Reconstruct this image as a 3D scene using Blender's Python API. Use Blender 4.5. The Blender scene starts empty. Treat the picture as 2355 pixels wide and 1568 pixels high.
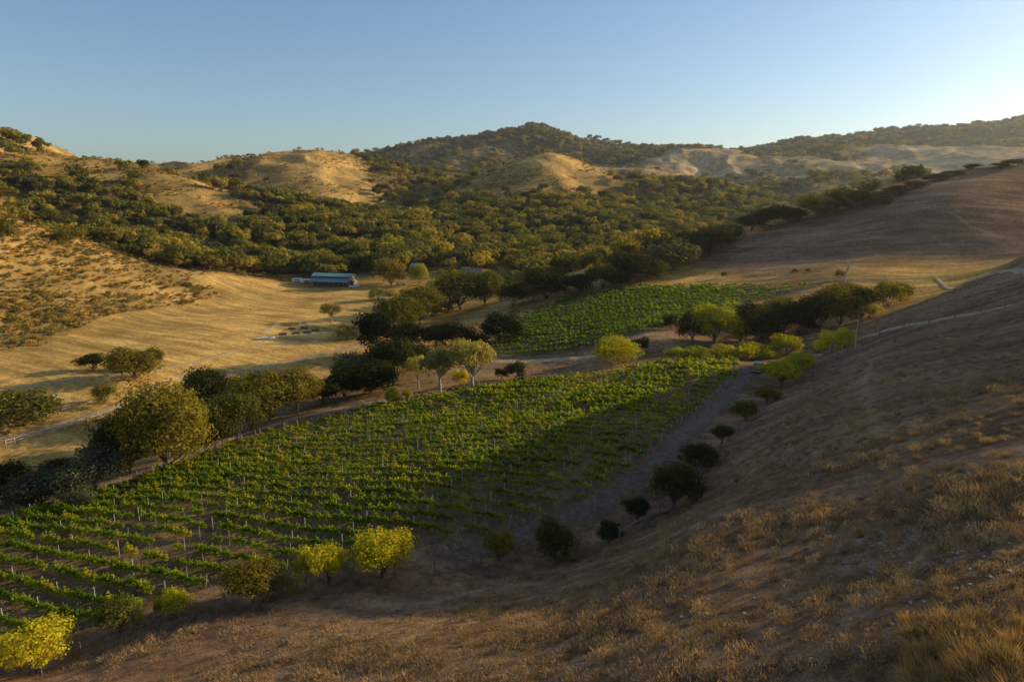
import bpy, math, random, time
import numpy as np
from mathutils import Vector, Matrix
rng=np.random.default_rng(7); random.seed(7)
CAMZ=60.0
scene=bpy.context.scene
# ---------------------------------------------------------------- site survey
# Theodolite-style sightings (bearing pair + distance or height) taken from the drone position are turned
# into real world coordinates in metres; every object stands on the ground at its true place and true size.
PIT=math.radians(12.0); CPI,SPI=math.cos(PIT),math.sin(PIT); FOC=1570.0
def ray(u,v):
    dx=(u-1177)/FOC; dy=(784-v)/FOC
    return np.array([dx, CPI+dy*SPI, -SPI+dy*CPI])
def PD(u,v,d): return tuple(ray(u,v)*d)
def PZ(u,v,z):
    r=ray(u,v); return tuple(r*(z/r[2]))
C=[]
for u,v,d in [(0,1568,55),(400,1568,48),(800,1568,41),(1177,1568,35),(1600,1568,29),(2000,1568,24),(2355,1568,20),
 (90,1540,58),(280,1450,62),(580,1380,66),(880,1325,69),(1150,1290,73),(1400,1240,76),(1550,1150,84),(1610,1060,94),(1715,960,110),(1790,880,128),(1930,800,148),
 (1000,1225,77),(1300,1145,84),(1500,1000,103),(1690,850,138),
 (2355,1200,33),(2355,1000,47),(2355,800,80),(2355,700,108),(2000,1300,36),(2000,1100,50),(2000,950,70),(2000,850,95),(1800,1100,60),(1800,1000,80),
 (1600,1300,45),(1600,1200,58),(1177,1400,53),(800,1450,53),(1400,1350,52),
 (2355,640,130),(2150,690,140),(2000,750,143),
 (0,500,330),(300,590,340),(540,640,352),(220,720,265),(450,700,300),(100,640,285),
 (0,293,600),(270,378,620),(480,423,620),(640,470,600),(830,540,520),(600,620,420),(200,500,470),(400,520,480),(120,360,590),
 (650,362,900),(400,384,950),(800,400,880),(850,445,820),(700,450,760),(520,388,900),
 (800,380,1800),(950,333,1900),(1150,314,2000),(1230,301,2000),(1330,326,1950),(1500,350,1850),(1550,347,1500),
 (930,382,1050),(1040,408,1100),(900,480,800),(1270,358,850),(1130,400,850),(1000,470,760),(1400,410,850),(1600,500,750),(1270,470,680),(1200,560,520),(1200,610,430),(900,620,400),(1500,560,560),
 (1100,640,380),(1300,640,350),(1200,374,1150),(1000,540,560),(1400,520,600),
 (1680,350,1450),(1650,395,1300),(1750,400,1250),(1640,430,880),(1850,415,1000),(1800,470,900),(1720,500,700),
 (1700,348,2000),(1850,329,2000),(2050,308,1900),(2200,300,1800),(2340,286,1700),(2080,332,1500),(1900,360,1400),(2350,366,1200),(2200,376,1200),
 (2355,379,330),(2230,386,350),(2050,430,360),(1850,490,340),(1700,529,330),(1500,580,320),(1350,620,305),
 (2200,500,270),(1900,580,270),(1600,630,275),(2355,600,215),(1950,640,225),(1480,655,262),(2300,625,195)]:
    C.append(PD(u,v,d))
for u,v,z in [(0,1300,-40.2),(400,1250,-39.4),(700,1150,-39.2),(0,1195,-44),(240,1125,-44),(560,1010,-43.5),(870,925,-42.5),(1100,890,-40.5),(1300,865,-38.5),(1500,835,-36.5),
 (700,1080,-41),(1000,1000,-39.5),(1300,950,-37.5),(0,1080,-49),(300,990,-49),(700,900,-48),(800,850,-48),(0,1010,-48),(300,900,-47),(0,800,-46),(500,750,-46),
 (600,800,-47),(750,760,-47),(700,650,-46.5),(850,690,-47),(775,655,-46.5),(620,670,-46.3),
 (1850,655,-29),(1200,720,-42),(1130,800,-43),(1480,770,-37),(1700,690,-33),(1250,840,-43),(1420,830,-40),(1650,790,-38),(1900,730,-33),(2040,700,-30),(980,720,-48)]:
    C.append(PZ(u,v,z))
def col(u,d,z):
    x=(u-1177)/FOC*d; C.append((x,math.sqrt(max(d*d-0,1)),z))
for u,d,z in [(0,400,-28),(200,400,-33),(600,690,-20),(450,720,-15),(1270,1100,5),(1100,980,5),(950,1350,10),(1300,1500,40),(600,1400,10),(200,1300,20),(200,800,20),
 (2050,480,-22),(1700,440,-38),(2355,480,-5),(2050,800,-20),(2355,800,0),(1750,1080,-5),(1900,1200,30),(2100,1650,80),(1650,1700,60),(0,2200,40),(600,2300,30),(1200,2600,120),(2300,2400,150),(1800,2500,110),(1500,1200,30)]:
    col(u,d,z)
C+= [(40,20,-10),(75,85,-13),(70,40,-5),(115,98,5),(135,118,12),(158,140,18),(160,163,12),(174,183,3),(146,200,-19),(140,80,12),(110,30,7),(160,20,14),(190,110,18),(60,-40,-2),(0,-60,-10),(-60,-50,-28),(-60,0,-32),(-120,0,-42),  # includes the unseen right-hand hill, shaped to throw its shadow over the vineyard
 (-120,95,-45),(-200,150,-44),(-300,240,-12),(-420,380,20),(210,222,-13),(260,240,-12),(250,150,6),(250,0,14),(400,330,22),(-200,-200,-35),(200,-200,8),
 (800,0,20),(-800,0,30),(-700,700,60),(1000,700,60),(0,12,-19.5),(-12,0,-23),(12,0,-13.5),(9,9,-15),(-9,9,-22.5),(-25,25,-28)]
pts=[(math.atan2(x,y),math.hypot(x,y),z) for x,y,z in C]
for z,r in [(-14,12),(-10,60),(-10,200),(20,800)]:
    pts+=[(math.pi,r,z),(-math.pi,r,z)]
pts=np.array(pts)
KT=1.2
Q=np.stack([pts[:,0]*KT,np.log(pts[:,1])],1); S=pts[:,2]/pts[:,1]
def tk(r2): return 0.5*r2*np.log(r2+1e-12)
def d2(A,B): return ((A[:,None,:]-B[None,:,:])**2).sum(-1)
NQ=len(Q)
Km=np.zeros((NQ+3,NQ+3)); Km[:NQ,:NQ]=tk(d2(Q,Q))+np.eye(NQ)*1e-5
Km[:NQ,NQ]=1; Km[:NQ,NQ+1:]=Q; Km[NQ,:NQ]=1; Km[NQ+1:,:NQ]=Q.T
WT=np.linalg.solve(Km,np.concatenate([S,np.zeros(3)]))
def hsh(i,j,s):
    h=(i.astype(np.int64)*374761393+j.astype(np.int64)*668265263+s*974711)&0x7fffffff
    h=((h^(h>>13))*1274126177)&0x7fffffff
    return ((h^(h>>16))&0xffff)/32767.5-1
def vn(x,y,s=0):
    i=np.floor(x);j=np.floor(y);fx=x-i;fy=y-j
    fx=fx*fx*fx*(fx*(fx*6-15)+10);fy=fy*fy*fy*(fy*(fy*6-15)+10)
    a=hsh(i,j,s);b=hsh(i+1,j,s);c=hsh(i,j+1,s);d=hsh(i+1,j+1,s)
    return (a*(1-fx)+b*fx)*(1-fy)+(c*(1-fx)+d*fx)*fy
def fbm(x,y,o=4,s=0,g=.5):
    t=0;a=1;f=1
    for k in range(o):
        ca,sa=math.cos(k*1.1),math.sin(k*1.1)
        t=t+a*vn((x*ca-y*sa)*f+k*7.3,(x*sa+y*ca)*f-k*3.1,s+k); a*=g; f*=2.03
    return t
def sst(a,b,x):
    t=np.clip((x-a)/(b-a),0,1); return t*t*(3-2*t)
def H0(x,y):
    x=np.asarray(x,float).ravel();y=np.asarray(y,float).ravel()
    r=np.hypot(x,y);rc=np.clip(r,12,4000);th=np.arctan2(x,y)
    q=np.stack([th*KT,np.log(rc)],1); out=np.empty(len(x))
    for k in range(0,len(x),20000):
        qq=q[k:k+20000]; out[k:k+20000]=tk(d2(qq,Q))@WT[:NQ]+WT[NQ]+qq@WT[NQ+1:]
    z=out*rc
    z=np.where(r<12,-18+(z+18)*(r/12),z)
    f=sst(2600,4200,r); z=z*(1-f)-50*f
    return z
def Hf(x,y):
    x=np.asarray(x,float).ravel();y=np.asarray(y,float).ravel()
    z=H0(x,y); r=np.hypot(x,y)
    up=sst(-45,-30,z)*sst(150,420,r)
    a=up*np.interp(r,[150,500,1000,2000],[0.5,4.2,9,13])
    rid=1-np.abs(fbm(x/95,y/95,3,11))*1.6
    z=z+a*(0.75*fbm(x/140,y/140,4,3,.42)+0.6*(rid-.5))
    near=1-sst(150,300,r)
    z=z+near*(0.2*fbm(x/11,y/11,4,5)+0.5*fbm(x/45,y/45,2,9)*sst(20,60,r)+.10*sst(.1,.5,fbm(x/9,y/9,2,44))*np.sin(z*3.2+2*fbm(x/7,y/7,2,45)))
    z=z+(1-near)*.25*fbm(x/30,y/30,3,6)
    return z+CAMZ
DS=np.geomspace(16,3500,900)
def G(u,v):
    R=ray(u,v); P=R[None,:]*DS[:,None]
    h=Hf(P[:,0],P[:,1])-CAMZ; df=P[:,2]-h
    k=np.where(df<0)[0]
    if len(k)==0: k=len(DS)-1; d=DS[k]
    else:
        k=k[0]
        if k==0: d=DS[0]
        else: d=DS[k-1]+(DS[k]-DS[k-1])*df[k-1]/(df[k-1]-df[k])
    p=R*d; return np.array([p[0],p[1],Hf([p[0]],[p[1]])[0],d])
def inpoly(x,y,poly):
    x=np.asarray(x);y=np.asarray(y);c=np.zeros(x.shape,bool);m=len(poly);j=m-1
    for i in range(m):
        xi,yi=poly[i][:2];xj,yj=poly[j][:2]
        c^=((yi>y)!=(yj>y))&(x<(xj-xi)*(y-yi)/((yj-yi) if yj!=yi else 1e-9)+xi); j=i
    return c
def dist_line(x,y,line):
    best=np.full(len(x),1e9)
    for a,b in zip(line[:-1],line[1:]):
        ax,ay=a[:2];bx,by=b[:2];L=(bx-ax)**2+(by-ay)**2+1e-9
        t=np.clip(((x-ax)*(bx-ax)+(y-ay)*(by-ay))/L,0,1)
        best=np.minimum(best,np.hypot(x-ax-t*(bx-ax),y-ay-t*(by-ay)))
    return best
# ---------------------------------------------------------------- world layout
V1=[G(*p) for p in [(-260,1275),(0,1197),(240,1130),(560,1014),(870,932),(1100,895),(1300,870),(1500,841),(1690,835),(1685,870),(1525,1005),(1338,1150),(1030,1245),(700,1305),(480,1350),(180,1455),(0,1500),(-300,1560)]]
V2=[G(*p) for p in [(1115,818),(1380,803),(1510,758),(1700,704),(1860,657),(1650,658),(1450,660),(1290,690),(1205,725),(1165,770)]]
def L(*ps): return [G(*p) for p in ps]
ROADS=[('tilled',1.7,L((1020,1272),(1150,1242),(1318,1195),(1428,1125),(1528,1048),(1622,955),(1702,878),(1735,845))),
 ('dirt',1.4,L((-60,1205),(120,1150),(260,1112),(420,1050),(560,997),(720,950),(880,922),(1000,905))),
 ('dirt',1.3,L((0,1015),(130,975),(290,935),(420,885),(590,850),(740,815),(830,795),(860,760),(870,700),(900,668))),
 ('dirt',.7,L((1860,652),(2000,641),(2150,637),(2355,628),(2500,622))),
 ('dirt',1.4,L((1105,832),(1250,828),(1380,818),(1500,800))),
 ('dirt',.6,L((0,895),(120,880),(230,868),(420,840),(600,790),(720,735))),
 ('dirt',.7,L((1740,842),(1850,815),(1990,775),(2150,738),(2355,695))),
 ('dirt',1.6,L((860,700),(960,672),(1080,650),(1180,640),(1260,615)))]
VEG=[(100,600,0,.75,0),(300,650,0,.9,0),(100,700,0,1,0),(0,560,0,.55,0),(60,740,0,1,0),(420,670,0,.85,0),(200,640,0,.8,0),(150,500,.4,.9,0),(250,530,.7,.5,0),(400,600,.95,.4,0),(0,450,.3,.9,0),(500,610,.8,.5,0),(330,570,.5,.7,0),
(50,650,0,.95,0),(150,665,0,.9,0),(250,690,0,.95,0),(350,650,0,.9,0),(400,695,0,.9,0),(30,700,0,1,0),(150,735,0,1,0),(20,520,0,.6,0),(100,560,0,.7,0),(200,600,0,.8,0),(300,690,0,.95,0),(0,620,0,.8,0),(60,780,0,.95,0),
(500,700,0,0,0),(560,700,0,0,0),(600,760,0,0,0),(500,770,0,0,0),(400,760,0,0,0),(650,690,0,0,0),(620,740,0,0,0),(350,730,0,.1,0),(200,780,0,0,0),(200,820,0,0,0),(430,715,0,.1,0),(700,720,0,0,0),(540,665,0,0,0),(680,770,0,0,0),
(50,350,.2,.8,0),(200,400,.15,.8,0),(30,305,.0,.35,0),(100,430,.6,.6,0),(300,440,.5,.7,0),(450,450,.1,.6,0),(550,520,.7,.3,0),(400,520,.9,.3,0),(650,560,1,0,0),(500,580,1,0,0),(750,590,1,0,0),(620,480,.6,.4,0),(700,500,.95,0,0),(480,480,.1,.6,0),
(650,375,0,.1,0),(600,400,.1,.85,0),(700,430,.1,.6,0),(780,440,.0,.25,0),(790,400,0,.15,0),(720,400,0,.15,0),(430,390,0,.5,0),(900,400,.35,.8,0),(950,450,.5,.6,0),(870,520,.9,.2,0),(540,400,.1,.9,0),
(1270,367,0,.02,0),(1230,375,0,.1,0),(1310,380,0,.1,0),(1200,395,.05,.7,0),(1340,405,.1,.6,0),(1270,430,.2,.7,0),(1150,430,.2,.9,0),(1400,440,.4,.4,0),(1000,520,1,0,0),(1200,520,1,0,0),(1400,520,1,0,0),(1100,470,.9,.2,0),(1300,475,.9,.1,0),(1500,540,1,0,0),(1450,450,.6,.4,0),(1550,500,1,0,0),(1640,450,1,.1,0),(1620,490,.9,.1,0),
(900,600,1,0,0),(1000,600,.9,0,0),(1200,595,.9,0,0),(1130,632,.3,.2,0),(1230,318,.95,.6,0),(1000,350,.4,.95,0),(1400,348,.9,.5,0),(1450,370,.8,.6,0),(1150,345,.4,.95,0),(900,360,.4,.95,0),(1300,345,.8,.8,0),
(1550,360,0,.0,2),(1650,385,0,.05,2),(1600,375,0,.0,2),(1750,375,.1,.3,2),(1750,430,.4,.5,2),(1850,400,.05,.3,2),(1920,420,.3,.6,2),(1700,490,.8,.2,2),(1800,465,.6,.4,2),(1800,345,.98,.3,2),(2000,320,.9,.3,2),(2200,310,.95,.3,2),(2330,302,.9,.3,2),(2100,345,0,.0,2),(2080,340,0,0,2),(2300,374,0,.0,2),(2300,360,0,.0,2),(2150,372,0,.0,2),(2000,380,0,.05,2),(1450,390,0,.3,2),(2260,335,.5,.4,2),(1900,350,.5,.3,2),
(2200,450,0,.02,1),(2000,500,0,.02,1),(1800,570,0,.02,1),(2300,550,0,.0,1),(1600,640,0,.1,0),(2200,640,0,.0,0),(2100,710,0,.0,1),(2355,660,0,0,1),(2250,690,0,0,1),(1700,600,0,.0,1),(2050,750,0,0,1),
(100,900,0,0,0),(300,780,0,0,0),(600,720,0,0,0),(750,700,0,0,0),(500,830,0,0,0),(250,755,0,.0,0),(560,665,0,.1,0),(470,725,0,0,0),(950,655,.1,.1,0),(850,780,0,.1,0),(100,1050,0,.5,0),(700,930,0,.5,1),(1250,835,0,.2,1),(1600,780,0,.3,1),
(900,1400,0,0,1),(1500,1400,0,0,1),(2000,1200,0,0,1),(2200,900,0,0,1),(1700,1000,0,0,1),(400,1500,0,0,1),(2300,1500,0,0,1),(2250,760,0,0,1),(1900,900,0,0,1)]
vg=np.array([[*G(u,v)[:2],t,s,c] for u,v,t,s,c in VEG])
VQ=np.stack([np.arctan2(vg[:,0],vg[:,1])*1.2,np.log(np.hypot(vg[:,0],vg[:,1]))],1)
PAL=np.array([(.78,.46,.14),(.35,.205,.12),(.6,.41,.22)])
VC=PAL[vg[:,4].astype(int)]
def veg(x,y):
    x=np.asarray(x,float);y=np.asarray(y,float)
    q=np.stack([np.arctan2(x,y)*1.2,np.log(np.clip(np.hypot(x,y),10,3500))],1)
    T=np.empty(len(x));Sx=np.empty(len(x));Cc=np.empty((len(x),3))
    for k in range(0,len(x),20000):
        w=1/(d2(q[k:k+20000],VQ)+1e-4)**2; w/=w.sum(1,keepdims=True)
        T[k:k+20000]=w@vg[:,2];Sx[k:k+20000]=w@vg[:,3];Cc[k:k+20000]=w@VC
    return T,Sx,Cc
# ---------------------------------------------------------------- mesh helpers
def mk_mesh(name,verts,faces_list,mats=(),smooth=False,mat_idx=None):
    me=bpy.data.meshes.new(name); verts=np.asarray(verts,np.float32)
    me.vertices.add(len(verts)); me.vertices.foreach_set('co',verts.ravel())
    ls=[];lt=[]
    for f in faces_list:
        f=np.asarray(f,np.int32); ls.append(f.ravel()); lt.append(np.full(len(f),f.shape[1],np.int32))
    ls=np.concatenate(ls);lt=np.concatenate(lt)
    me.loops.add(len(ls)); me.loops.foreach_set('vertex_index',ls)
    me.polygons.add(len(lt)); me.polygons.foreach_set('loop_start',np.concatenate([[0],np.cumsum(lt)[:-1]]).astype(np.int32))
    me.polygons.foreach_set('loop_total',lt)
    for m in mats: me.materials.append(m)
    if mat_idx is not None: me.polygons.foreach_set('material_index',np.asarray(mat_idx,np.int32))
    me.polygons.foreach_set('use_smooth',np.full(len(lt),smooth))
    me.update(calc_edges=True); return me
def mk_obj(name,me,loc=(0,0,0),parent=None,rz=0,scale=None,color=None):
    o=bpy.data.objects.new(name,me); scene.collection.objects.link(o)
    o.location=loc; o.rotation_euler=(0,0,rz)
    if scale is not None:o.scale=scale
    if parent: o.parent=parent
    if color is not None:o.color=(*color,1)
    return o
class MB:
    def __init__(s): s.v=[];s.q=[];s.t=[];s.mq=[];s.mt=[];s.n=0
    def add(s,v,q=None,t=None,m=0):
        v=np.asarray(v,float)
        if q is not None and len(q): s.q.append(np.asarray(q)+s.n); s.mq+= [m]*len(q)
        if t is not None and len(t): s.t.append(np.asarray(t)+s.n); s.mt+= [m]*len(t)
        s.v.append(v); s.n+=len(v)
    def mesh(s,name,mats,smooth=False):
        fl=[];mi=[]
        if s.q: fl.append(np.concatenate(s.q)); mi+=s.mq
        if s.t: fl.append(np.concatenate(s.t)); mi+=s.mt
        return mk_mesh(name,np.concatenate(s.v),fl,mats,smooth,mi)
    def box(s,c,sz,m=0,rz=0,taper=1.0):
        x,y,z=[k/2 for k in sz]; v=np.array([(-x,-y,-z),(x,-y,-z),(x,y,-z),(-x,y,-z),(-x*taper,-y*taper,z),(x*taper,-y*taper,z),(x*taper,y*taper,z),(-x*taper,y*taper,z)])
        ca,sa=math.cos(rz),math.sin(rz); v=np.stack([v[:,0]*ca-v[:,1]*sa,v[:,0]*sa+v[:,1]*ca,v[:,2]],1)+np.array(c)
        s.add(v,[(0,3,2,1),(4,5,6,7),(0,1,5,4),(1,2,6,5),(2,3,7,6),(3,0,4,7)],m=m)
    def tube(s,P,R,k=6,m=0):
        P=np.asarray(P,float); vs=[];N=len(P)
        for i in range(N):
            d=P[min(i+1,N-1)]-P[max(i-1,0)]; d=d/(np.linalg.norm(d)+1e-9)
            a=np.cross(d,(0,0,1) if abs(d[2])<.9 else (1,0,0)); a/=np.linalg.norm(a); b=np.cross(d,a)
            for j in range(k):
                t=2*math.pi*j/k; vs.append(P[i]+R[i]*(math.cos(t)*a+math.sin(t)*b))
        q=[(i*k+j,i*k+(j+1)%k,(i+1)*k+(j+1)%k,(i+1)*k+j) for i in range(N-1) for j in range(k)]
        s.add(vs,q,m=m)
        s.add([vs[(N-1)*k+j] for j in range(k)]+[P[-1]],t=[(j,(j+1)%k,k) for j in range(k)],m=m)
    def prism(s,prof,x0,x1,m=0):
        k=len(prof); v=[(x0,y,z) for y,z in prof]+[(x1,y,z) for y,z in prof]
        s.add(v,[(j,(j+1)%k,k+(j+1)%k,k+j) for j in range(k)],m=m)
        c=np.mean(prof,0)
        s.add(v[:k]+[(x0,*c)],t=[((j+1)%k,j,k) for j in range(k)],m=m)
        s.add(v[k:]+[(x1,*c)],t=[(j,(j+1)%k,k) for j in range(k)],m=m)
def leaf_quads(P,Nrm,size,r,asp=.6):
    n=len(P); N=Nrm/(np.linalg.norm(Nrm,axis=1,keepdims=True)+1e-9)
    t=r.normal(size=(n,3)); a=np.cross(N,t); a/=np.linalg.norm(a,axis=1,keepdims=True)+1e-9; b=np.cross(N,a)
    s=size*(.6+.8*r.random((n,1))); a=a*s*.5; b=b*s*.5*asp
    v=np.stack([P-a,P+b*1.0-a*.1,P+a,P-b-a*.1],1).reshape(-1,3)
    return v,np.arange(4*n).reshape(n,4)
# ---------------------------------------------------------------- materials
def newmat(name):
    m=bpy.data.materials.new(name); m.use_nodes=True; nt=m.node_tree; nt.nodes.clear()
    o=nt.nodes.new('ShaderNodeOutputMaterial'); return m,nt,o
def nd(nt,t,**k):
    x=nt.nodes.new(t)
    for a,b in k.items(): setattr(x,a,b)
    return x
def mixc(nt,f,a,b,mode='MIX'):
    m=nd(nt,'ShaderNodeMix',data_type='RGBA',blend_type=mode)
    for i,val in ((0,f),(6,a),(7,b)):
        if hasattr(val,'is_linked'): nt.links.new(val,m.inputs[i])
        else: m.inputs[i].default_value=val if i==0 else (*val,1) if len(val)==3 else val
    return m.outputs[2]
def noise(nt,scale,detail=4,vec=None,rough=.6):
    t=nd(nt,'ShaderNodeTexNoise'); t.inputs['Scale'].default_value=scale; t.inputs['Detail'].default_value=detail; t.inputs['Roughness'].default_value=rough
    if vec is None:
        g=nd(nt,'ShaderNodeNewGeometry'); vec=g.outputs['Position']
    nt.links.new(vec,t.inputs['Vector']); return t.outputs['Fac']
def ramp(nt,fac,p0,c0,p1,c1):
    r=nd(nt,'ShaderNodeValToRGB'); e=r.color_ramp.elements
    e[0].position=p0;e[0].color=(*c0,1);e[1].position=p1;e[1].color=(*c1,1); nt.links.new(fac,r.inputs[0]); return r.outputs[0]
def leafmat(name,trans=.3,var=.35,tint=(1.5,1.6,.5)):
    m,nt,o=newmat(name); oi=nd(nt,'ShaderNodeObjectInfo')
    f=ramp(nt,oi.outputs['Random'],0,(1-var,1-var*.8,1-var*.5),1,(1+var,1+var*.6,1+var*.1))
    c=mixc(nt,1.0,oi.outputs['Color'],f,'MULTIPLY')
    g=ramp(nt,noise(nt,1.1,3),.3,(.6,.68,.6),.7,(1.35,1.25,1.2))
    c=mixc(nt,1.0,c,g,'MULTIPLY')
    d=nd(nt,'ShaderNodeBsdfDiffuse'); t=nd(nt,'ShaderNodeBsdfTranslucent')
    c2=mixc(nt,1.0,c,tint,'MULTIPLY')
    nt.links.new(c,d.inputs[0]); nt.links.new(c2,t.inputs[0])
    mx=nd(nt,'ShaderNodeMixShader'); mx.inputs[0].default_value=trans
    nt.links.new(d.outputs[0],mx.inputs[1]); nt.links.new(t.outputs[0],mx.inputs[2]); nt.links.new(mx.outputs[0],o.inputs[0]); return m
def simple(name,colr,rough=.8,metal=0,ns=3,var=.25,bump=0):
    m,nt,o=newmat(name); b=nd(nt,'ShaderNodeBsdfPrincipled'); b.inputs['Roughness'].default_value=rough; b.inputs['Metallic'].default_value=metal
    c=ramp(nt,noise(nt,ns,5),.3,tuple(k*(1-var) for k in colr),.7,tuple(min(1,k*(1+var)) for k in colr))
    nt.links.new(c,b.inputs[0])
    if bump:
        bp=nd(nt,'ShaderNodeBump'); bp.inputs['Strength'].default_value=1; bp.inputs['Distance'].default_value=bump
        nt.links.new(noise(nt,ns*1.5,7,rough=.75),bp.inputs['Height']); nt.links.new(bp.outputs[0],b.inputs['Normal'])
    nt.links.new(b.outputs[0],o.inputs[0]); return m
M_leaf=leafmat('foliage',.3,tint=(2.0,1.85,.4)); M_vine=leafmat('vine_foliage',.55,.28,(2.4,2.2,.3)); M_grassb=leafmat('dry_grass_blades',.2,.3)
M_bark=simple('bark',(.13,.105,.08)); M_pbark=simple('pale_bark',(.36,.31,.24))
M_wood=simple('weathered_wood',(.22,.17,.12)); M_white=simple('white_paint',(.7,.7,.68),.5)
M_steel=simple('galvanised_steel',(.46,.42,.36),.6); M_roof=simple('blue_green_metal_roof',(.2,.38,.38),.4,0,.8,.2)
M_barnw=simple('barn_boards',(.24,.15,.09)); M_dark=simple('dark_opening',(.02,.018,.015)); M_glass=simple('dark_glass',(.03,.035,.04),.1)
M_rub=simple('rubber',(.02,.02,.02)); M_car=simple('grey_car_paint',(.12,.12,.12),.3); M_stone=simple('pale_stone',(.4,.36,.31)); M_red=simple('red_lamp',(.3,.02,.02),.3)
def groundmat():
    m,nt,o=newmat('hillside_ground'); b=nd(nt,'ShaderNodeBsdfDiffuse')
    at=nd(nt,'ShaderNodeAttribute',attribute_name='landcover')
    f1=ramp(nt,noise(nt,.9,8,rough=.75),.32,(.5,.48,.46),.7,(1.4,1.38,1.32))
    f2=ramp(nt,noise(nt,.07,6),.32,(.75,.72,.68),.7,(1.2,1.22,1.2))
    f3=ramp(nt,noise(nt,6,5,rough=.7),.3,(.55,.54,.52),.7,(1.4,1.4,1.4))
    c=mixc(nt,1,at.outputs['Color'],f1,'MULTIPLY'); c=mixc(nt,1,c,f2,'MULTIPLY'); c=mixc(nt,1,c,f3,'MULTIPLY')
    bp=nd(nt,'ShaderNodeBump'); bp.inputs['Strength'].default_value=.8; bp.inputs['Distance'].default_value=.35
    nt.links.new(noise(nt,1.6,8,rough=.75),bp.inputs['Height'])
    nt.links.new(bp.outputs[0],b.inputs['Normal']); nt.links.new(c,b.inputs[0]); nt.links.new(b.outputs[0],o.inputs[0]); return m
M_ground=groundmat()
# ---------------------------------------------------------------- terrain sheet
th=np.concatenate([np.linspace(-math.pi,-.86,70)[:-1],np.linspace(-.86,.86,820),np.linspace(.86,math.pi,70)[1:]])
rr=np.concatenate([np.linspace(1,14,14)[:-1],np.geomspace(14,2600,820),np.geomspace(2650,9000,40)])
TH,RR=np.meshgrid(th,rr); X=(RR*np.sin(TH)).ravel();Y=(RR*np.cos(TH)).ravel(); Z=Hf(X,Y)
nr,nc=len(rr),len(th)
X=np.append(X,0);Y=np.append(Y,0);Z=np.append(Z,Hf([0.],[0.])[0])
i=np.arange(nr-1)[:,None]*nc+np.arange(nc-1)[None,:]; i=i.ravel()
quads=np.stack([i,i+1,i+nc+1,i+nc],1)[:,::-1]
ctr=nr*nc; tri=np.stack([np.arange(nc-1),np.arange(1,nc),np.full(nc-1,ctr)],1)
me=mk_mesh('terrain',np.stack([X,Y,Z],1),[quads,tri],[M_ground],True)
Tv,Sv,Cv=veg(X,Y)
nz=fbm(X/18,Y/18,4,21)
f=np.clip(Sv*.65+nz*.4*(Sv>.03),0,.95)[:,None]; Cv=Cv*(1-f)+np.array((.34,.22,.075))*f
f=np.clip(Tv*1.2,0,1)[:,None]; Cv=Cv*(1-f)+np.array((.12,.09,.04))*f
nz2=fbm(X/7,Y/7,4,33); 
Rv=np.hypot(X,Y); nearm=(1-sst(120,180,Rv))[:,None]
pt=sst(.1,.7,nz)[:,None]*nearm; Cv=Cv*(1-pt*.5)+np.array((.19,.12,.08))*pt*.5
st=fbm((X*.5+Y*.86)/1.6,(X*.86-Y*.5)/16,4,61); Cv=Cv*(1+.32*np.clip(st,-1,1)[:,None]*(1-np.clip(Tv+Sv,0,1))[:,None])
st=fbm((X*.9-Y*.4)/40,(X*.4+Y*.9)/9,3,71); Cv=Cv*(1+.18*np.clip(st,-1,1)[:,None]*(1-nearm))
def paint(mask,c,k=1):
    global Cv; mask=np.clip(mask*k,0,1)[:,None]; Cv=Cv*(1-mask)+np.array(c)*mask
for Vp in (V1,V2):
    paint(inpoly(X,Y,Vp).astype(float),(.25,.165,.085),.9)
for kind,w,ln in ROADS:
    dd=dist_line(X,Y,ln)+nz2*.9
    if kind=='tilled': paint(1-sst(w*.8,w*1.9,dd),(.22,.14,.085),.9)
    else: paint(1-sst(w*.7,w*1.8,dd),(.42,.28,.15),.5)
lawn=[G(*p) for p in [(975,655),(1010,630),(1090,622),(1110,640),(1040,658)]]
paint(inpoly(X,Y,lawn).astype(float),(.34,.4,.04))
for pl in (L((900,1480),(1100,1400),(1300,1350),(1500,1290),(1700,1150)),L((600,1540),(800,1450),(1000,1380),(1150,1345)),L((2010,1000),(1985,880),(2020,820)),L((2130,1260),(1950,1420),(1850,1560)),L((2355,560),(2230,520),(2190,490))): paint(1-sst(.15,.8,dist_line(X,Y,pl)+nz2*.4),(.46,.33,.22),.55)
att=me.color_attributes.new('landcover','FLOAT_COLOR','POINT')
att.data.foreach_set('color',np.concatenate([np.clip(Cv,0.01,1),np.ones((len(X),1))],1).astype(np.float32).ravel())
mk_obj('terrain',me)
def rsmooth(ln,step):
    P=np.array([p[:2] for p in ln]); s=np.concatenate([[0],np.cumsum(np.hypot(*np.diff(P,axis=0).T))])
    t=np.arange(0,s[-1],step); x=np.interp(t,s,P[:,0]);y=np.interp(t,s,P[:,1])
    k=max(3,int(8/step)|1); ker=np.ones(k)/k
    xp=np.pad(x,k//2,mode='edge');yp=np.pad(y,k//2,mode='edge')
    return np.convolve(xp,ker,'valid'),np.convolve(yp,ker,'valid')
M_road=simple('dirt_road',(.5,.33,.16),.95,0,1.3,.35,.15)
M_till=simple('tilled_earth',(.17,.108,.062),.95,0,1.5,.5,.25)
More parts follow.
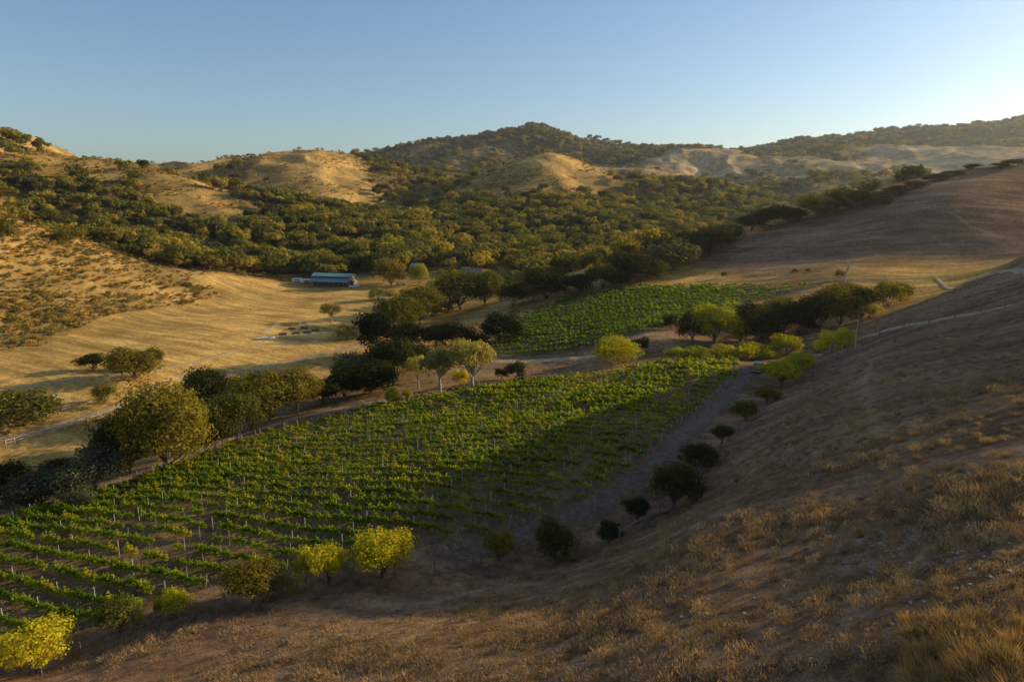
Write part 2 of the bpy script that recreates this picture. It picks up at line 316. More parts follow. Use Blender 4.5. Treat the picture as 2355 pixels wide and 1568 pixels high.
for kind,w,ln in ROADS:
    x,y=rsmooth(ln,.8)
    if len(x)<3: continue
    dx=np.gradient(x);dy=np.gradient(y);l=np.hypot(dx,dy)+1e-9;nx,ny=-dy/l,dx/l
    far=np.hypot(x,y); V=[];K=7
    wl=w*(1+.4*fbm(x/3,y/3,3,50)); wr=w*(1+.4*fbm(x/3,y/3,3,60))
    for j in range(K):
        t=j/(K-1); o_=-wl*(1-t)+wr*t; xx=x+nx*o_;yy=y+ny*o_
        V.append(np.stack([xx,yy,Hf(xx,yy)+.05+far*.0004-(0.12 if j in(0,K-1) else 0)],1))
    V=np.stack(V,1).reshape(-1,3); i=(np.arange(len(x)-1)[:,None]*K+np.arange(K-1)[None,:]).ravel()
    mk_obj('farm_track' if kind=='tilled' else 'dirt_road',mk_mesh('road',V,[np.stack([i,i+K,i+K+1,i+1],1)],[M_till if kind=='tilled' else M_road],True))
# ---------------------------------------------------------------- trees
def tree_mesh(name,seed,ncl,nleaf,lsize,trunk=.25,asp=1.0,bark=None,open_=0.0,limbs=7):
    r=np.random.default_rng(seed); mb=MB(); R=asp/2
    ch=(1-trunk)/2; cc=np.array([0,0,trunk+ch])
    D=r.normal(size=(ncl,3)); D/=np.linalg.norm(D,axis=1,keepdims=True)
    D[:,2]=np.where(D[:,2]<-.55,-D[:,2]*.6,D[:,2])
    az=np.arctan2(D[:,1],D[:,0])
    rad=(.4+.55*r.random(ncl)**.6)*(1+.2*np.sin(3*az+seed)+.12*np.sin(5*az+2*seed))
    cr=(.11+.19*r.random(ncl)**1.4)*(1-.3*open_)
    Cn=cc+D*rad[:,None]*np.array([R,R,ch])*(1-cr[:,None]*.9)
    per=r.multinomial(nleaf,cr**2/np.sum(cr**2)); P=[];N=[]
    for c,k,rd in zip(Cn,per,cr):
        d=r.normal(size=(k,3)); d/=np.linalg.norm(d,axis=1,keepdims=True)+1e-9
        rr_=rd*(.65+.45*r.random((k,1))**1.5)*np.array([asp,asp,.8]); P.append(c+d*rr_); N.append(d+.3*r.normal(size=(k,3)))
    P=np.concatenate(P);N=np.concatenate(N); P[:,2]=np.clip(P[:,2],.02,1.08)
    v,q=leaf_quads(P,N,lsize,r,.8); mb.add(v,q,m=1)
    tr=.035 if trunk>.1 else .02
    lean=r.normal(size=2)*.05
    top=np.array([lean[0],lean[1],trunk+ch*.7])
    mb.tube([(0,0,-.05),(lean[0]*.3,lean[1]*.3,trunk*.5),(lean[0]*.7,lean[1]*.7,trunk),top],[tr*1.4,tr,tr*.85,tr*.4],7)
    for c in Cn[r.permutation(ncl)[:limbs]]:
        s=np.array([lean[0]*.6,lean[1]*.6,trunk*(.6+.5*r.random())]); mid=(s+c)/2+r.normal(size=3)*.03+np.array([0,0,-.02])
        mb.tube([s,mid,c],[tr*.6,tr*.4,tr*.15],5)
    return mb.mesh(name,[bark or M_bark,M_leaf])
OAK=[tree_mesh('oak',s,60,12000,.033,.1) for s in (1,2,3,4)]
OAKL=[tree_mesh('oak_low',s,34,4500,.048,.02) for s in (5,6,7,8)]
OAKW=[tree_mesh('oak_open',s,22,4500,.04,.36,bark=M_pbark,open_=.6,limbs=14) for s in (11,12)]
SAP=[tree_mesh('sapling',s,36,5600,.042,.2) for s in (21,22,23)]
BUSH=[tree_mesh('bush',s,24,3200,.055,.02,limbs=5) for s in (31,32)]
FOAK=[tree_mesh('far_oak',s,16,700,.12,.1,asp=1.15,limbs=2) for s in (41,42,43,44)]
FBUSH=[tree_mesh('far_bush',s,12,200,.19,.0,asp=1.5,limbs=1) for s in (51,52,53)]
DK=(.06,.06,.02);OL=(.17,.15,.03);YLIT=(.46,.42,.03);PL=(.34,.3,.1);GR=(.14,.135,.08);BD=(.035,.042,.015)  # the bright yellow is leaf colour with sunlight painted in, for sunlit trees
TR=[('S',85,1545,120,135,YLIT),('S',275,1455,80,95,OL),('S',405,1408,58,72,YLIT),('S',580,1388,104,108,OL),('S',755,1347,102,92,YLIT),('B',703,1342,90,55,YLIT),('S',877,1327,116,128,YLIT),('S',1147,1290,72,76,OL),('S',1275,1287,98,98,DK),('S',1402,1252,58,56,DK),('S',1465,1203,62,62,DK),('S',1548,1168,112,116,DK),('S',1605,1083,66,82,DK),('S',1660,1020,44,52,DK),('S',1713,967,46,62,OL),('S',1762,927,38,50,OL),('S',1795,888,58,92,YLIT),('S',1838,853,42,70,YLIT),
('B',372,1412,45,35,YLIT),('B',315,1440,40,30,YLIT),('B',650,1365,50,60,PL),('B',1310,1290,25,40,PL),
('B',1550,828,30,45,YLIT),('B',1605,827,32,62,YLIT),('B',1660,824,32,60,YLIT),('B',1735,826,40,90,YLIT),('B',1805,817,50,72,YLIT),('B',1880,812,30,40,PL),('B',1910,810,52,62,YLIT),('B',1942,802,52,50,YLIT),
('O',390,1083,200,190,OL),('O',480,960,112,135,DK),('O',545,1010,120,120,OL),('O',620,968,122,165,OL),('O',685,952,105,95,OL),('O',300,1090,140,130,DK),('L',225,1125,115,120,GR),('L',100,1160,90,140,GR),('L',20,1160,110,100,DK),('L',165,1150,85,100,GR),('L',500,1045,100,90,DK),('L',580,990,95,90,DK),('L',445,1040,140,110,OL),('L',260,1060,90,100,DK),('B',60,1165,60,90,DK),('B',190,1170,50,70,GR),('L',120,1110,60,100,BD),
('L',310,872,74,115,OL),('L',212,850,42,64,DK),('L',350,848,52,52,OL),('B',240,928,48,56,OL),('L',60,978,78,140,OL),
('L',740,930,65,90,DK),('L',790,915,70,80,DK),('L',850,905,90,120,BD),('L',905,872,100,120,DK),('L',870,820,115,95,BD),('O',920,765,85,110,OL),('O',965,745,85,100,OL),('L',820,885,80,100,GR),('O',1060,712,92,130,OL),('O',1115,702,80,90,OL),('L',1040,792,60,95,BD),('L',1150,785,62,100,BD),('L',1000,802,60,80,BD),('L',990,730,60,90,BD),('L',940,800,70,90,BD),('L',950,850,60,80,BD),('B',880,900,50,80,GR),('B',1090,800,40,70,BD),
('W',1085,898,128,95,PL),('W',1012,900,108,88,PL),('W',962,893,84,50,PL),('B',1060,885,36,36,YLIT),('B',900,928,38,32,YLIT),('B',937,922,30,24,YLIT),('B',1186,872,42,46,DK),('B',1152,872,30,32,DK),('O',1415,840,64,98,YLIT),('B',1470,810,36,40,DK),
('O',1640,792,98,110,YLIT),('L',1592,785,72,70,DK),('L',1700,785,82,90,DK),('L',1752,785,82,90,DK),('L',1800,765,92,90,OL),('L',1835,772,80,80,BD),('L',1880,755,92,90,DK),('L',1932,748,92,95,OL),('L',1982,733,80,80,DK),('L',2042,706,62,72,OL),('L',2072,692,46,52,OL),('B',1542,757,38,36,DK),('B',1998,732,42,56,PL),('B',1905,700,40,60,OL),('L',1730,740,50,80,BD),('L',1960,700,50,80,OL),
('W',762,742,48,46,PL),('B',796,780,34,50,PL),('O',965,655,46,40,YLIT),('L',900,655,60,70,OL),('L',860,640,60,70,DK),('L',870,690,30,44,PL),('L',905,688,26,40,PL),('L',950,690,26,40,PL),('L',1160,662,36,44,PL),('L',1200,655,34,44,PL),('L',1250,640,34,44,PL),('L',1120,668,36,44,PL),('L',1015,700,60,80,OL),
('L',1180,705,60,70,DK),('L',1225,695,50,60,OL),('L',1255,688,70,96,DK),('L',1330,675,50,96,DK),('L',1385,664,62,80,OL),('L',1420,662,46,56,DK),('L',1472,650,66,96,BD),('L',1512,642,50,60,OL),('L',1545,622,76,110,GR),('L',1595,600,60,70,DK),('L',1630,585,66,100,DK),('L',1670,560,46,80,DK),('L',1520,600,60,100,DK),('L',1570,575,50,60,DK),('L',1440,640,60,90,DK),
('L',1728,532,44,80,DK),('L',1790,520,50,90,DK),('L',1825,510,36,50,BD),('L',1885,499,50,90,OL),('L',1930,487,34,50,DK),('L',1985,477,42,80,DK),('B',2018,470,28,50,DK),('B',2060,450,24,60,DK),('B',2105,434,18,50,DK),('B',2150,417,20,60,DK),('B',2190,404,12,50,DK),('B',2235,390,14,40,DK),('B',2330,382,16,50,DK),('B',2300,386,12,40,DK),('L',1760,515,40,60,DK),('L',1910,484,40,50,BD),
('B',1828,628,11,14,OL),('B',1858,626,10,12,OL),('B',1930,640,20,22,OL),('B',1665,636,11,14,OL),
('B',110,515,34,60,OL),('B',230,540,34,70,OL),('B',160,560,34,70,OL),('B',5,560,70,60,OL),('B',480,615,34,50,OL)]
nm={'O':('oak_tree',OAK),'L':('oak_tree',OAKL),'W':('oak_tree',OAKW),'S':('fence_line_tree',SAP),'B':('shrub',BUSH)}
for k,(ty,u,v,h,w,c) in enumerate(TR):
    p=G(u,v); m=p[3]/FOC; name,lst=nm[ty]
    jit=.85+.3*rng.random()
    mk_obj(name,lst[k%len(lst)],(p[0],p[1],p[2]-.1),rz=rng.random()*6.28,scale=(w*m*1.12,w*m*1.12,h*m*1.02),color=tuple(x*jit for x in c))
def scatter(name,P,sc,meshes,colors,parent,r):
    idx=r.integers(0,len(meshes),len(P))
    for k,mm in enumerate(meshes):
        s=idx==k
        if not s.any(): continue
        p=P[s];z=sc[s]; a=r.random(len(p))*6.28; q=[]
        for j in range(4):
            t=a+j*math.pi/2; q.append(np.stack([p[:,0]+np.cos(t)*z*.7071,p[:,1]+np.sin(t)*z*.7071,p[:,2]],1))
        V=np.stack(q,1).reshape(-1,3); me=mk_mesh(name+'_spots',V,[np.arange(len(V)).reshape(-1,4)])
        cc=colors[k%len(colors)]
        o=mk_obj(name+'_spots',me,parent=parent,color=cc); o.instance_type='FACES'; o.use_instance_faces_scale=True; o.instance_faces_scale=1
        o.show_instancer_for_render=False; o.show_instancer_for_viewport=False
        mk_obj(name+'_plant',mm,parent=o,color=cc)
def empty(name):
    e=bpy.data.objects.new(name,None); scene.collection.objects.link(e); return e
rs=np.random.default_rng(99)
def cand(r0,r1,spacing,a0=-.8,a1=.8):
    nn=int((a1-a0)*(r1*r1-r0*r0)/2/(spacing**2)); r=np.sqrt(rs.random(nn)*(r1*r1-r0*r0)+r0*r0); t=a0+(a1-a0)*rs.random(nn)
    return r*np.sin(t),r*np.cos(t)
barn=G(775,657)
def woods(r0,r1,sp_,scl):
    x,y=cand(r0,r1,sp_); T,S_,_=veg(x,y); nzz=fbm(x/60,y/60,3,77)*.35
    keep=rs.random(len(x))<np.clip((T+nzz*(T>.08)-.1)*1.15,0,1)
    keep&=~inpoly(x,y,V1)&~inpoly(x,y,V2)&~inpoly(x,y,lawn)&(np.hypot(x-barn[0],y-barn[1])>22)
    x,y=x[keep],y[keep]; z=Hf(x,y)-.3; return np.stack([x,y,z],1),scl*(.5+.9*rs.random(len(x)))
e=empty('oak_woodland'); 
for a in ((330,700,7.0,10),(700,1400,8.5,9.5),(1400,2600,12,11)):
    P,s=woods(*a); scatter('oak_woodland',P,s,FOAK,[(.27,.225,.04),(.12,.115,.03),(.33,.26,.05),(.18,.165,.04)],e,rs)
e=empty('chaparral_scrub')
for r0,r1,sp_,sc in ((190,480,2.0,1.9),(480,1000,3.6,2.3),(1000,2500,9,4.5)):
    x,y=cand(r0,r1,sp_); T,S_,_=veg(x,y); nzz=fbm(x/28,y/28,4,87)*.4
    keep=rs.random(len(x))<np.clip((S_+nzz*(S_>.12)-.15)*1.0,0,.9); keep&=~inpoly(x,y,V1)&~inpoly(x,y,V2)
    x,y=x[keep],y[keep]
    scatter('chaparral',np.stack([x,y,Hf(x,y)-.1],1),sc*(.4+.8*rs.random(len(x))**2),FBUSH,[(.32,.24,.07),(.2,.17,.05),(.42,.29,.1)],e,rs)
# ---------------------------------------------------------------- vineyard
def vine_mesh(seed):
    r=np.random.default_rng(seed); mb=MB(); nl=230
    x=(r.random(nl)-.5)*2.1; z=.75+.36*np.abs(r.normal(size=nl))*(.6+.4*np.sin(x*4+seed)); y=r.normal(size=nl)*.15
    dr=r.random(nl)<.2; z=np.where(dr,.35+.4*r.random(nl),z); y=np.where(dr,y*1.5,y); z=np.clip(z,.3,1.6)
    v,q=leaf_quads(np.stack([x,y,z],1),.65*r.normal(size=(nl,3))+np.array([.9,.4,.35]),.23,r,.95); mb.add(v,q,m=1)
    mb.tube([(0,0,-.1),(.05,.02,.4),(0,0,.8)],[.035,.03,.03],5); mb.tube([(-1,0,.8),(0,0,.82),(1,0,.8)],[.02,.03,.02],4)
    return mb.mesh('vine',[M_bark,M_vine])
VM=[vine_mesh(s) for s in range(5)]
def post_mesh():
    mb=MB(); mb.box((0,0,.85),(.055,.055,2.0),0); mb.box((0,0,1.87),(.07,.07,.04),0); return mb.mesh('stake',[M_steel])
PM=post_mesh()
def vineyard(name,poly,ang,spc,rowgap,vcol,pg,vs=1.0):
    e=empty(name); A=np.array([p[:2] for p in poly]); c=A.mean(0); ca,sa=math.cos(ang),math.sin(ang)
    loc=(A-c)@np.array([[ca,-sa],[sa,ca]]); x0,y0=loc.min(0);x1,y1=loc.max(0)
    xs=np.arange(x0,x1,spc); ys=np.arange(y0,y1,rowgap); gx,gy=np.meshgrid(xs,ys)
    gx=gx.ravel()+rng.normal(size=gx.size)*.12; gy=gy.ravel()+rng.normal(size=gy.size)*.04
    X_=c[0]+gx*ca-gy*sa; Y_=c[1]+gx*sa+gy*ca; ins=inpoly(X_,Y_,poly)
    k=ins&(rng.random(len(X_))>.04+.15*(fbm(X_/14,Y_/14,2,4)>.4)); X_,Y_=X_[k],Y_[k]
    idx=rng.integers(0,len(VM),len(X_)); Zv=Hf(X_,Y_)
    s=vs*(.72+.42*rng.random(len(X_)))*(1+.2*fbm(X_/20,Y_/20,2,5))
    for m_,mm in enumerate(VM):
        q=idx==m_; x,y,z,sc=X_[q],Y_[q],Zv[q],s[q]
        cs=[]
        for (a,b) in ((-.5,-.5),(.5,-.5),(.5,.5),(-.5,.5)):
            cs.append(np.stack([x+(a*ca-b*sa)*sc,y+(a*sa+b*ca)*sc,z],1))
        V=np.stack(cs,1).reshape(-1,3); cc=vcol[m_%len(vcol)]
        o=mk_obj('vine_row_spots',mk_mesh('vine_spots',V,[np.arange(len(V)).reshape(-1,4)]),parent=e,color=cc); o.instance_type='FACES'; o.use_instance_faces_scale=True
        o.show_instancer_for_render=False
        ch=mk_obj('grapevine',mm,parent=o,color=cc)
    gx,gy=np.meshgrid(np.arange(x0,x1,pg),ys); gx=gx.ravel()+rng.normal(size=gx.size)*.5;gy=gy.ravel()
    X_=c[0]+gx*ca-gy*sa; Y_=c[1]+gx*sa+gy*ca; k=inpoly(X_,Y_,poly)&(rng.random(len(X_))<.85)
    P=np.stack([X_[k],Y_[k],Hf(X_[k],Y_[k])],1); scatter('trellis_stake',P,np.full(len(P),.95)*(.9+.2*rng.random(len(P))),[PM],[(1,1,1)],e,rng)
    mb=MB(); fine=np.arange(x0,x1,.5)
    for yy in ys:
        X_=c[0]+fine*ca-yy*sa; Y_=c[1]+fine*sa+yy*ca; k=np.where(inpoly(X_,Y_,poly))[0]
        if len(k)<6: continue
        for kk,sg in ((k[0],-1),(k[-1],1)):
            h=Hf([X_[kk]],[Y_[kk]])[0]; x,y=X_[kk],Y_[kk]
            mb.tube([(x,y,h-.1),(x+sg*ca*.3,y+sg*sa*.3,h+1.4)],[.055,.05],6)
            mb.tube([(x+sg*ca*1.0,y+sg*sa*1.0,h-.1),(x+sg*ca*.25,y+sg*sa*.25,h+1.1)],[.015,.015],4)
    o=mk_obj('row_end_posts',mb.mesh('row_ends',[M_steel]),parent=e)
vineyard('vineyard',V1,math.radians(-20),1.5,2.5,[(.17,.225,.022),(.22,.26,.025),(.13,.19,.02),(.27,.27,.025)],6.2,.93)
vineyard('vineyard',V2,math.radians(-6),1.7,3.9,[(.1,.17,.022),(.13,.2,.026)],14,1.1)
# ---------------------------------------------------------------- grass
def tuft(seed,nb,rad,h):
    r=np.random.default_rng(seed); a=r.random(nb)*6.28; q=rad*np.sqrt(r.random(nb)); cx=q*np.cos(a);cy=q*np.sin(a)
    hh=h*(.35+.85*r.random(nb))*(1.1-.6*q/rad); t=r.random(nb)*6.28; w=.014+.016*r.random(nb); l=r.normal(size=(nb,2))*h*.5
    b0=np.stack([cx-w*np.cos(t),cy-w*np.sin(t),np.full(nb,-.05)],1);b1=np.stack([cx+w*np.cos(t),cy+w*np.sin(t),np.full(nb,-.05)],1)
    tp=np.stack([cx+l[:,0],cy+l[:,1],hh],1)
    return mk_mesh('tuft',np.stack([b0,b1,tp],1).reshape(-1,3),[np.arange(3*nb).reshape(-1,3)],[M_grassb])
TF=[tuft(s,150,.9,.24) for s in range(3)]+[tuft(9,70,.3,.36)]
x,y=[],[]
for r0,r1,sp_ in ((14,50,.58),(50,95,1.0),(95,200,2.4)):
    a,b=cand(r0,r1,sp_,-.72,.72); x.append(a);y.append(b)
x=np.concatenate(x);y=np.concatenate(y); T,S_,Cc=veg(x,y)
k=(Cc[:,1]<.28)&(T<.2)&~inpoly(x,y,V1)&~inpoly(x,y,V2)&(rng.random(len(x))<.72+.45*fbm(x/6,y/6,3,15))
for kind,w,ln in ROADS: k&=dist_line(x,y,ln)>w*1.1
x,y=x[k],y[k]
e=empty('dry_grass'); scatter('dry_grass',np.stack([x,y,Hf(x,y)],1),(.5+.7*rng.random(len(x)))*(1+.35*fbm(x/9,y/9,2,16)),TF,[(.42,.265,.155),(.31,.195,.115),(.5,.33,.2),(.3,.19,.11)],e,rng)
ps=np.array([G(rng.uniform(2080,2440),rng.uniform(1420,1640))[:3] for _ in range(75)])
e=empty('dry_weeds'); scatter('dry_weed',ps,.5+.8*rng.random(len(ps)),[tuft(31,260,.42,.62),tuft(32,200,.34,.7)],[(.5,.3,.13),(.42,.27,.13)],e,rng)
ps=np.array([G(rng.uniform(500,2300),rng.uniform(1330,1600))[:3] for _ in range(60)]+[G(rng.uniform(1700,2350),rng.uniform(800,1300))[:3] for _ in range(90)])
scatter('dry_weed',ps,.3+.5*rng.random(len(ps)),[tuft(33,160,.6,.5)],[(.38,.25,.13)],e,rng)
def stone(seed):
    r=np.random.default_rng(seed); import bmesh; bm=bmesh.new(); bmesh.ops.create_icosphere(bm,subdivisions=2,radius=.5)
    for v in bm.verts: v.co=v.co*(1+.25*r.normal()*.6); v.co.z*=.45
    m=bpy.data.meshes.new('stone'); bm.to_mesh(m); bm.free(); m.materials.append(M_stone); return m
ps=[]
for _ in range(420):
    u=rng.normal(2120,150);v=rng.normal(1275,55)
    if rng.random()<.25: u,v=rng.uniform(1200,2330),rng.uniform(1150,1540)
    if u<2400 and v<1560: ps.append(G(u,v)[:3])
ps=np.array(ps)+np.array([0,0,.04]); e=empty('scattered_stones'); scatter('stone',ps,.05+.17*rng.random(len(ps))**2.5,[stone(1),stone(2),stone(3)],[(1,1,1)],e,rng)
# ---------------------------------------------------------------- fences
def fence(name,ln,gap,h,mat,rails,rr_=.04,wire=False):
    x,y=rsmooth(ln,.5); s=int(gap/.5); x,y=x[::s],y[::s]; z=Hf(x,y); mb=MB()
    for i in range(len(x)): mb.box((x[i],y[i],z[i]+h/2-.1),(.13,.13,h+.2),0)
    for i in range(len(x)-1):
        for rh in rails: mb.tube([(x[i],y[i],z[i]+h*rh),(x[i+1],y[i+1],z[i+1]+h*rh)],[rr_,rr_],4)
    mk_obj(name,mb.mesh(name,[mat]))
M_fw=simple('bleached_fence_wood',(.55,.45,.33))
fence('rail_fence',L((0,990),(130,950),(230,925)),2.6,1.3,M_fw,(.5,.92),.06)
fence('rail_fence',L((0,1030),(140,990),(285,937),(350,900),(420,870),(480,855)),2.6,1.3,M_fw,(.5,.92),.06)
fence('wire_fence',L((60,1560),(250,1475),(450,1410),(620,1380),(800,1345),(1050,1312),(1110,1310),(1300,1290),(1420,1255),(1490,1210),(1600,1110),(1680,1010),(1760,940),(1850,870),(1960,800)),4.0,1.5,M_wood,(.35,.65,.95),.012)
fence('wire_fence',L((1965,798),(2050,765),(2200,728),(2355,697)),4,1.4,M_wood,(.4,.9),.012)
def brace(u0,v0,u1,v1):
    a=G(u0,v0);b=G(u1,v1); mb=MB()
    for p in (a,b): mb.tube([(p[0],p[1],p[2]-.2),(p[0],p[1],p[2]+2.0)],[.1,.09],8)
    mb.tube([(a[0],a[1],a[2]+1.5),(b[0],b[1],b[2]+1.5)],[.06,.06],6); mb.tube([(a[0],a[1],a[2]+1.5),(b[0],b[1],b[2]+.2)],[.02,.02],4)
    mk_obj('fence_brace',mb.mesh('brace',[M_wood]))
brace(1050,1315,1106,1310); brace(1423,1252,1490,1212)
p=G(1966,800); mb=MB(); mb.tube([(p[0],p[1],p[2]-.3),(p[0],p[1],p[2]+5.6)],[.11,.08],8); mb.box((p[0],p[1],p[2]+5.2),(.5,.1,.12)); mk_obj('utility_pole',mb.mesh('pole',[M_fw]))
p=G(1940,655); mb=MB(); r=np.random.default_rng(5); b=np.array(p[:3])
mb.tube([b+(0,0,-.3),b+(0.2,0,3),b+(.9,0,5.5),b+(1.4,.1,8.2)],[.42,.3,.2,.05],7)
for k in range(7):
    s=b+np.array([.3+.1*k,0,2.5+.6*k]); d=r.normal(size=3)*.9; d[2]=abs(d[2])+.5; mb.tube([s,s+d*.6,s+d*1.3+np.array([0,0,.3])],[.14,.08,.02],5)
mk_obj('dead_tree',mb.mesh('snag',[M_pbark]))
# ---------------------------------------------------------------- barn
def barn_build(p,rz):
    e=empty('barn'); e.location=p[:3]; e.rotation_euler=(0,0,rz)
    Lh,Wd=10.5,6.2
    mb=MB(); mb.prism([(-Wd+2.4,-.5),(Wd,-.5),(Wd,2.9),(3,4.1),(3,5.4),(0,6.4),(-3,5.4),(-3,4.1),(-Wd+2.4,3.1)],-Lh,Lh); mk_obj('walls',mb.mesh('w',[M_barnw]),parent=e)
    mb=MB()
    def slab(y0,z0,y1,z1,x=Lh+.7): mb.prism([(y0,z0),(y1,z1),(y1,z1+.14),(y0,z0+.14)],-x,x)
    slab(-Wd-.6,2.75,-2.95,4.2); slab(Wd+.6,2.75,2.95,4.2); slab(-3.6,5.28,0,6.48,Lh+.8); slab(3.6,5.28,0,6.5,Lh+.8)
    for i in range(40): 
        xx=-Lh-.6+i*.56; mb.prism([(-3.6,5.44),(0,6.64),(0,6.69),(-3.6,5.49)],xx,xx+.07); mb.prism([(-Wd-.6,2.91),(-3.02,4.36),(-3.02,4.41),(-Wd-.6,2.96)],xx,xx+.07)
    mk_obj('roof',mb.mesh('r',[M_roof]),parent=e)
    mb=MB()
    for i in range(8): mb.box((-Lh+.2+i*(2*Lh-.4)/7,-Wd-.2,1.2),(.25,.25,3.1))
    mk_obj('porch_posts',mb.mesh('p',[M_wood]),parent=e)
    mb=MB()
    for i in range(7): mb.box((-Lh+1.7+i*(2*Lh-3.4)/6,-Wd+2.39,1.3),(1.8,.06,2.2)); mb.box((-Lh+1.7+i*(2*Lh-3.4)/6,-3.02,4.75),(1.5,.06,.6))
    mb.box((Lh+.02,0,1.5),(.06,3.2,3)); mb.box((Lh+.02,0,4.9),(.06,1.2,1.2)); mk_obj('doors_and_windows',mb.mesh('d',[M_dark]),parent=e)
barn_build(G(768,657),math.radians(-14))
def small_building(name,p,rz,l,w,h,wm,rm):
    e=empty(name); e.location=p[:3]; e.rotation_euler=(0,0,rz)
    mb=MB(); mb.prism([(-w/2,-.5),(w/2,-.5),(w/2,h),(0,h+w*.28),(-w/2,h)],-l/2,l/2); mk_obj('walls',mb.mesh('w',[wm]),parent=e)
    mb=MB(); k=w/2+.5
    for s in (-1,1): mb.prism([(s*k,h-.14),(0,h+w*.28+.08),(0,h+w*.28+.22),(s*k,h+.0)],-l/2-.5,l/2+.5)
    mk_obj('roof',mb.mesh('r',[rm]),parent=e)
    mb=MB(); mb.box((0,-w/2-.02,1),(1,.06,2)); mb.box((-l/3,-w/2-.02,1.6),(1.2,.06,1)); mb.box((l/3,-w/2-.02,1.6),(1.2,.06,1)); mk_obj('door_and_windows',mb.mesh('d',[M_dark]),parent=e)
small_building('farmhouse',G(1085,634),.2,10,6,2.6,M_white,simple('grey_shingle',(.3,.27,.24)))
small_building('shed',G(960,622),-.3,7,5,2.6,M_white,simple('pale_roof',(.5,.48,.45)))
small_building('shed',G(1208,622),-.3,7,5,2.6,M_barnw,simple('brown_roof',(.3,.26,.22)))
def pickup(name,p,rz,paint,s=1):
    e=empty(name); e.location=p[:3]; e.rotation_euler=(0,0,rz); e.scale=(s,s,s)
    mb=MB()
    mb.prism([(-.95,.45),(.95,.45),(.95,.95),(.88,1.05),(-.88,1.05),(-.95,.95)],-2.6,2.6)
    mb.box((.35,0,1.36),(1.9,1.7,.62),0,0,.84); mb.box((-1.6,.86,1.16),(1.8,.1,.22)); mb.box((-1.6,-.86,1.16),(1.8,.1,.22)); mb.box((-2.55,0,1.16),(.1,1.62,.22))
    mk_obj('body',mb.mesh('b',[paint]),parent=e)
    mb=MB(); mb.box((.35,0,1.36),(1.93,1.5,.4),0,0,.88); mb.box((.35,0,1.36),(1.55,1.73,.4),0,0,.86); mk_obj('windows',mb.mesh('g',[M_glass]),parent=e)
    mb=MB()
    for x in (-1.65,1.65):
        for y in (-.85,.85): mb.tube([(x,y-.13,.4),(x,y+.13,.4)],[.4,.4],16); mb.tube([(x,y+.13,.4),(x,y-.13,.4)],[.4,.4],16)
    mk_obj('wheels',mb.mesh('t',[M_rub]),parent=e)
    mb=MB(); mb.box((-2.62,.78,.85),(.04,.2,.25)); mb.box((-2.62,-.78,.85),(.04,.2,.25)); mk_obj('tail_lamps',mb.mesh('l',[M_red]),parent=e)
    mb=MB(); mb.box((-2.68,0,.5),(.12,1.8,.16)); mb.box((2.66,0,.5),(.12,1.8,.2)); mk_obj('bumpers',mb.mesh('u',[M_steel]),parent=e)
pickup('parked_pickup_truck',G(1742,852),math.radians(62),M_car)
pickup('parked_pickup_truck',G(922,655),math.radians(10),M_white); pickup('parked_pickup_truck',G(815,662),.3,M_white)
def trailer(name,p,rz,l=5,h=2.2):
    e=empty(name); e.location=p[:3]; e.rotation_euler=(0,0,rz)
    mb=MB(); mb.prism([(-1,.5),(1,.5),(1,h),(.8,h+.2),(-.8,h+.2),(-1,h)],-l/2,l/2); mb.tube([(l/2,0,.6),(l/2+1.2,0,.5)],[.06,.05],5); mk_obj('body',mb.mesh('b',[M_white]),parent=e)
    mb=MB()
    for x in (-.5,.4):
        for y in (-1,1): mb.tube([(x,y-.1,.35),(x,y+.1,.35)],[.35,.35],14); mb.tube([(x,y+.1,.35),(x,y-.1,.35)],[.35,.35],14)
    mk_obj('wheels',mb.mesh('t',[M_rub]),parent=e)
    mb=MB(); mb.box((0,-1.02,1.6),(l*.6,.05,.4)); mk_obj('vents',mb.mesh('v',[M_dark]),parent=e)
trailer('horse_trailer',G(683,650),.1); trailer('horse_trailer',G(705,652),.4); trailer('horse_trailer',G(725,650),-.2,4,1.8)
p=G(612,780); e=empty('white_rowboat'); e.location=p[:3]; e.rotation_euler=(0,0,.4)
mb=MB(); st=[(-2.6,.75,.7),(-1.2,.95,.62),(.6,.95,.62),(1.9,.6,.75),(2.8,.03,.95)]; vs=[]
for x_,w_,h_ in st: vs+=[(x_,-w_,h_),(x_,-w_*.6,.12),(x_,w_*.6,.12),(x_,w_,h_),(x_,w_*.82,h_-.03),(x_,w_*.5,.28),(x_,-w_*.5,.28),(x_,-w_*.82,h_-.03)]
q=[(i*8+j,i*8+(j+1)%8,(i+1)*8+(j+1)%8,(i+1)*8+j) for i in range(4) for j in range(8)]; mb.add(vs,q+[(0,1,2,3)]); mb.box((0,0,.5),(.3,1.7,.05)); mk_obj('hull',mb.mesh('h',[M_white]),parent=e)
fence('garden_fence',L((600,782),(740,778),(735,752),(640,748),(600,782)),2.5,1.4,M_fw,(.3,.6,.95),.03)
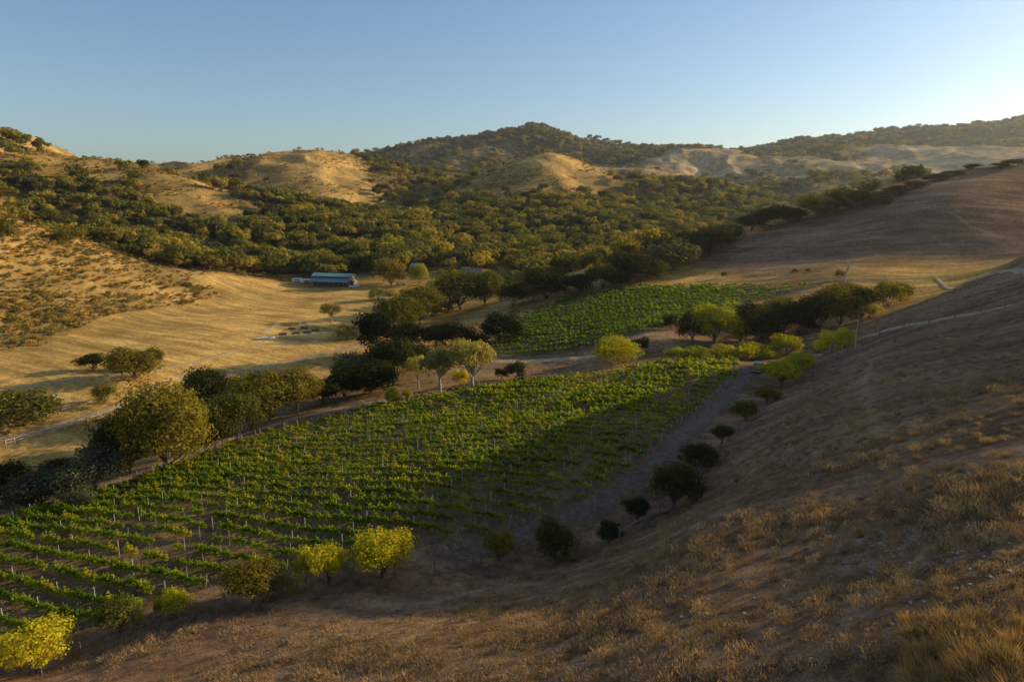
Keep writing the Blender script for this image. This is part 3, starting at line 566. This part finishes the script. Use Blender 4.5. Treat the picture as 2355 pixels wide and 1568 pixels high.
for (u,v) in [(650,770),(680,768),(705,766),(670,758),(700,756),(725,762)]:
    p=G(u,v); mb=MB()
    for dx_,dy_,sx,sy in ((0,.6,2.6,.08),(0,-.6,2.6,.08),(1.34,0,.08,1.28),(-1.34,0,.08,1.28)): mb.box((dx_,dy_,.25),(sx,sy,.5))
    r=np.random.default_rng(u); v_,q_=leaf_quads(np.stack([(r.random(160)-.5)*2.3,(r.random(160)-.5)*1,.45+.3*r.random(160)],1),r.normal(size=(160,3)),.2,r); mb.add(v_,q_,m=1)
    mk_obj('raised_garden_bed',mb.mesh('bed',[M_wood,M_leaf]),p[:3],rz=.3,color=(.08,.12,.02))
# ---------------------------------------------------------------- haze, light, sky, camera
m,nt,o=newmat('valley_haze'); vs_=nd(nt,'ShaderNodeVolumeScatter'); vs_.inputs['Density'].default_value=.00007; vs_.inputs['Anisotropy'].default_value=.62; vs_.inputs['Color'].default_value=(1,.97,.93,1)
nt.links.new(vs_.outputs[0],o.inputs['Volume'])
mb=MB(); mb.box((0,2000,160),(7000,7000,420)); mk_obj('valley_haze',mb.mesh('haze',[m]))
AZ=math.radians(69);EL=math.radians(16.5)
sd=Vector((math.sin(AZ)*math.cos(EL),math.cos(AZ)*math.cos(EL),math.sin(EL)))
l=bpy.data.lights.new('sun','SUN'); l.energy=5; l.angle=math.radians(.5); l.color=(1,.85,.56)
o=bpy.data.objects.new('sun',l); scene.collection.objects.link(o); o.rotation_euler=sd.to_track_quat('Z','Y').to_euler(); o.location=(200,100,200)
w=bpy.data.worlds.new('World'); scene.world=w; w.use_nodes=True; nt=w.node_tree; bg=nt.nodes['Background']
sk=nt.nodes.new('ShaderNodeTexSky'); sk.sky_type='NISHITA'; sk.sun_disc=False; sk.sun_elevation=EL; sk.sun_rotation=AZ; sk.altitude=200; sk.air_density=1.0; sk.dust_density=.9; sk.ozone_density=3.0
nt.links.new(sk.outputs[0],bg.inputs[0]); bg.inputs[1].default_value=.15
cam=bpy.data.cameras.new('camera'); cam.lens=24; cam.sensor_width=36; cam.clip_end=20000; cam.clip_start=.5
co=bpy.data.objects.new('camera',cam); scene.collection.objects.link(co); co.location=(0,0,CAMZ); co.rotation_euler=(math.pi/2-PIT,0,0); scene.camera=co
scene.view_settings.view_transform='Standard'; scene.view_settings.look='None'; scene.view_settings.exposure=0
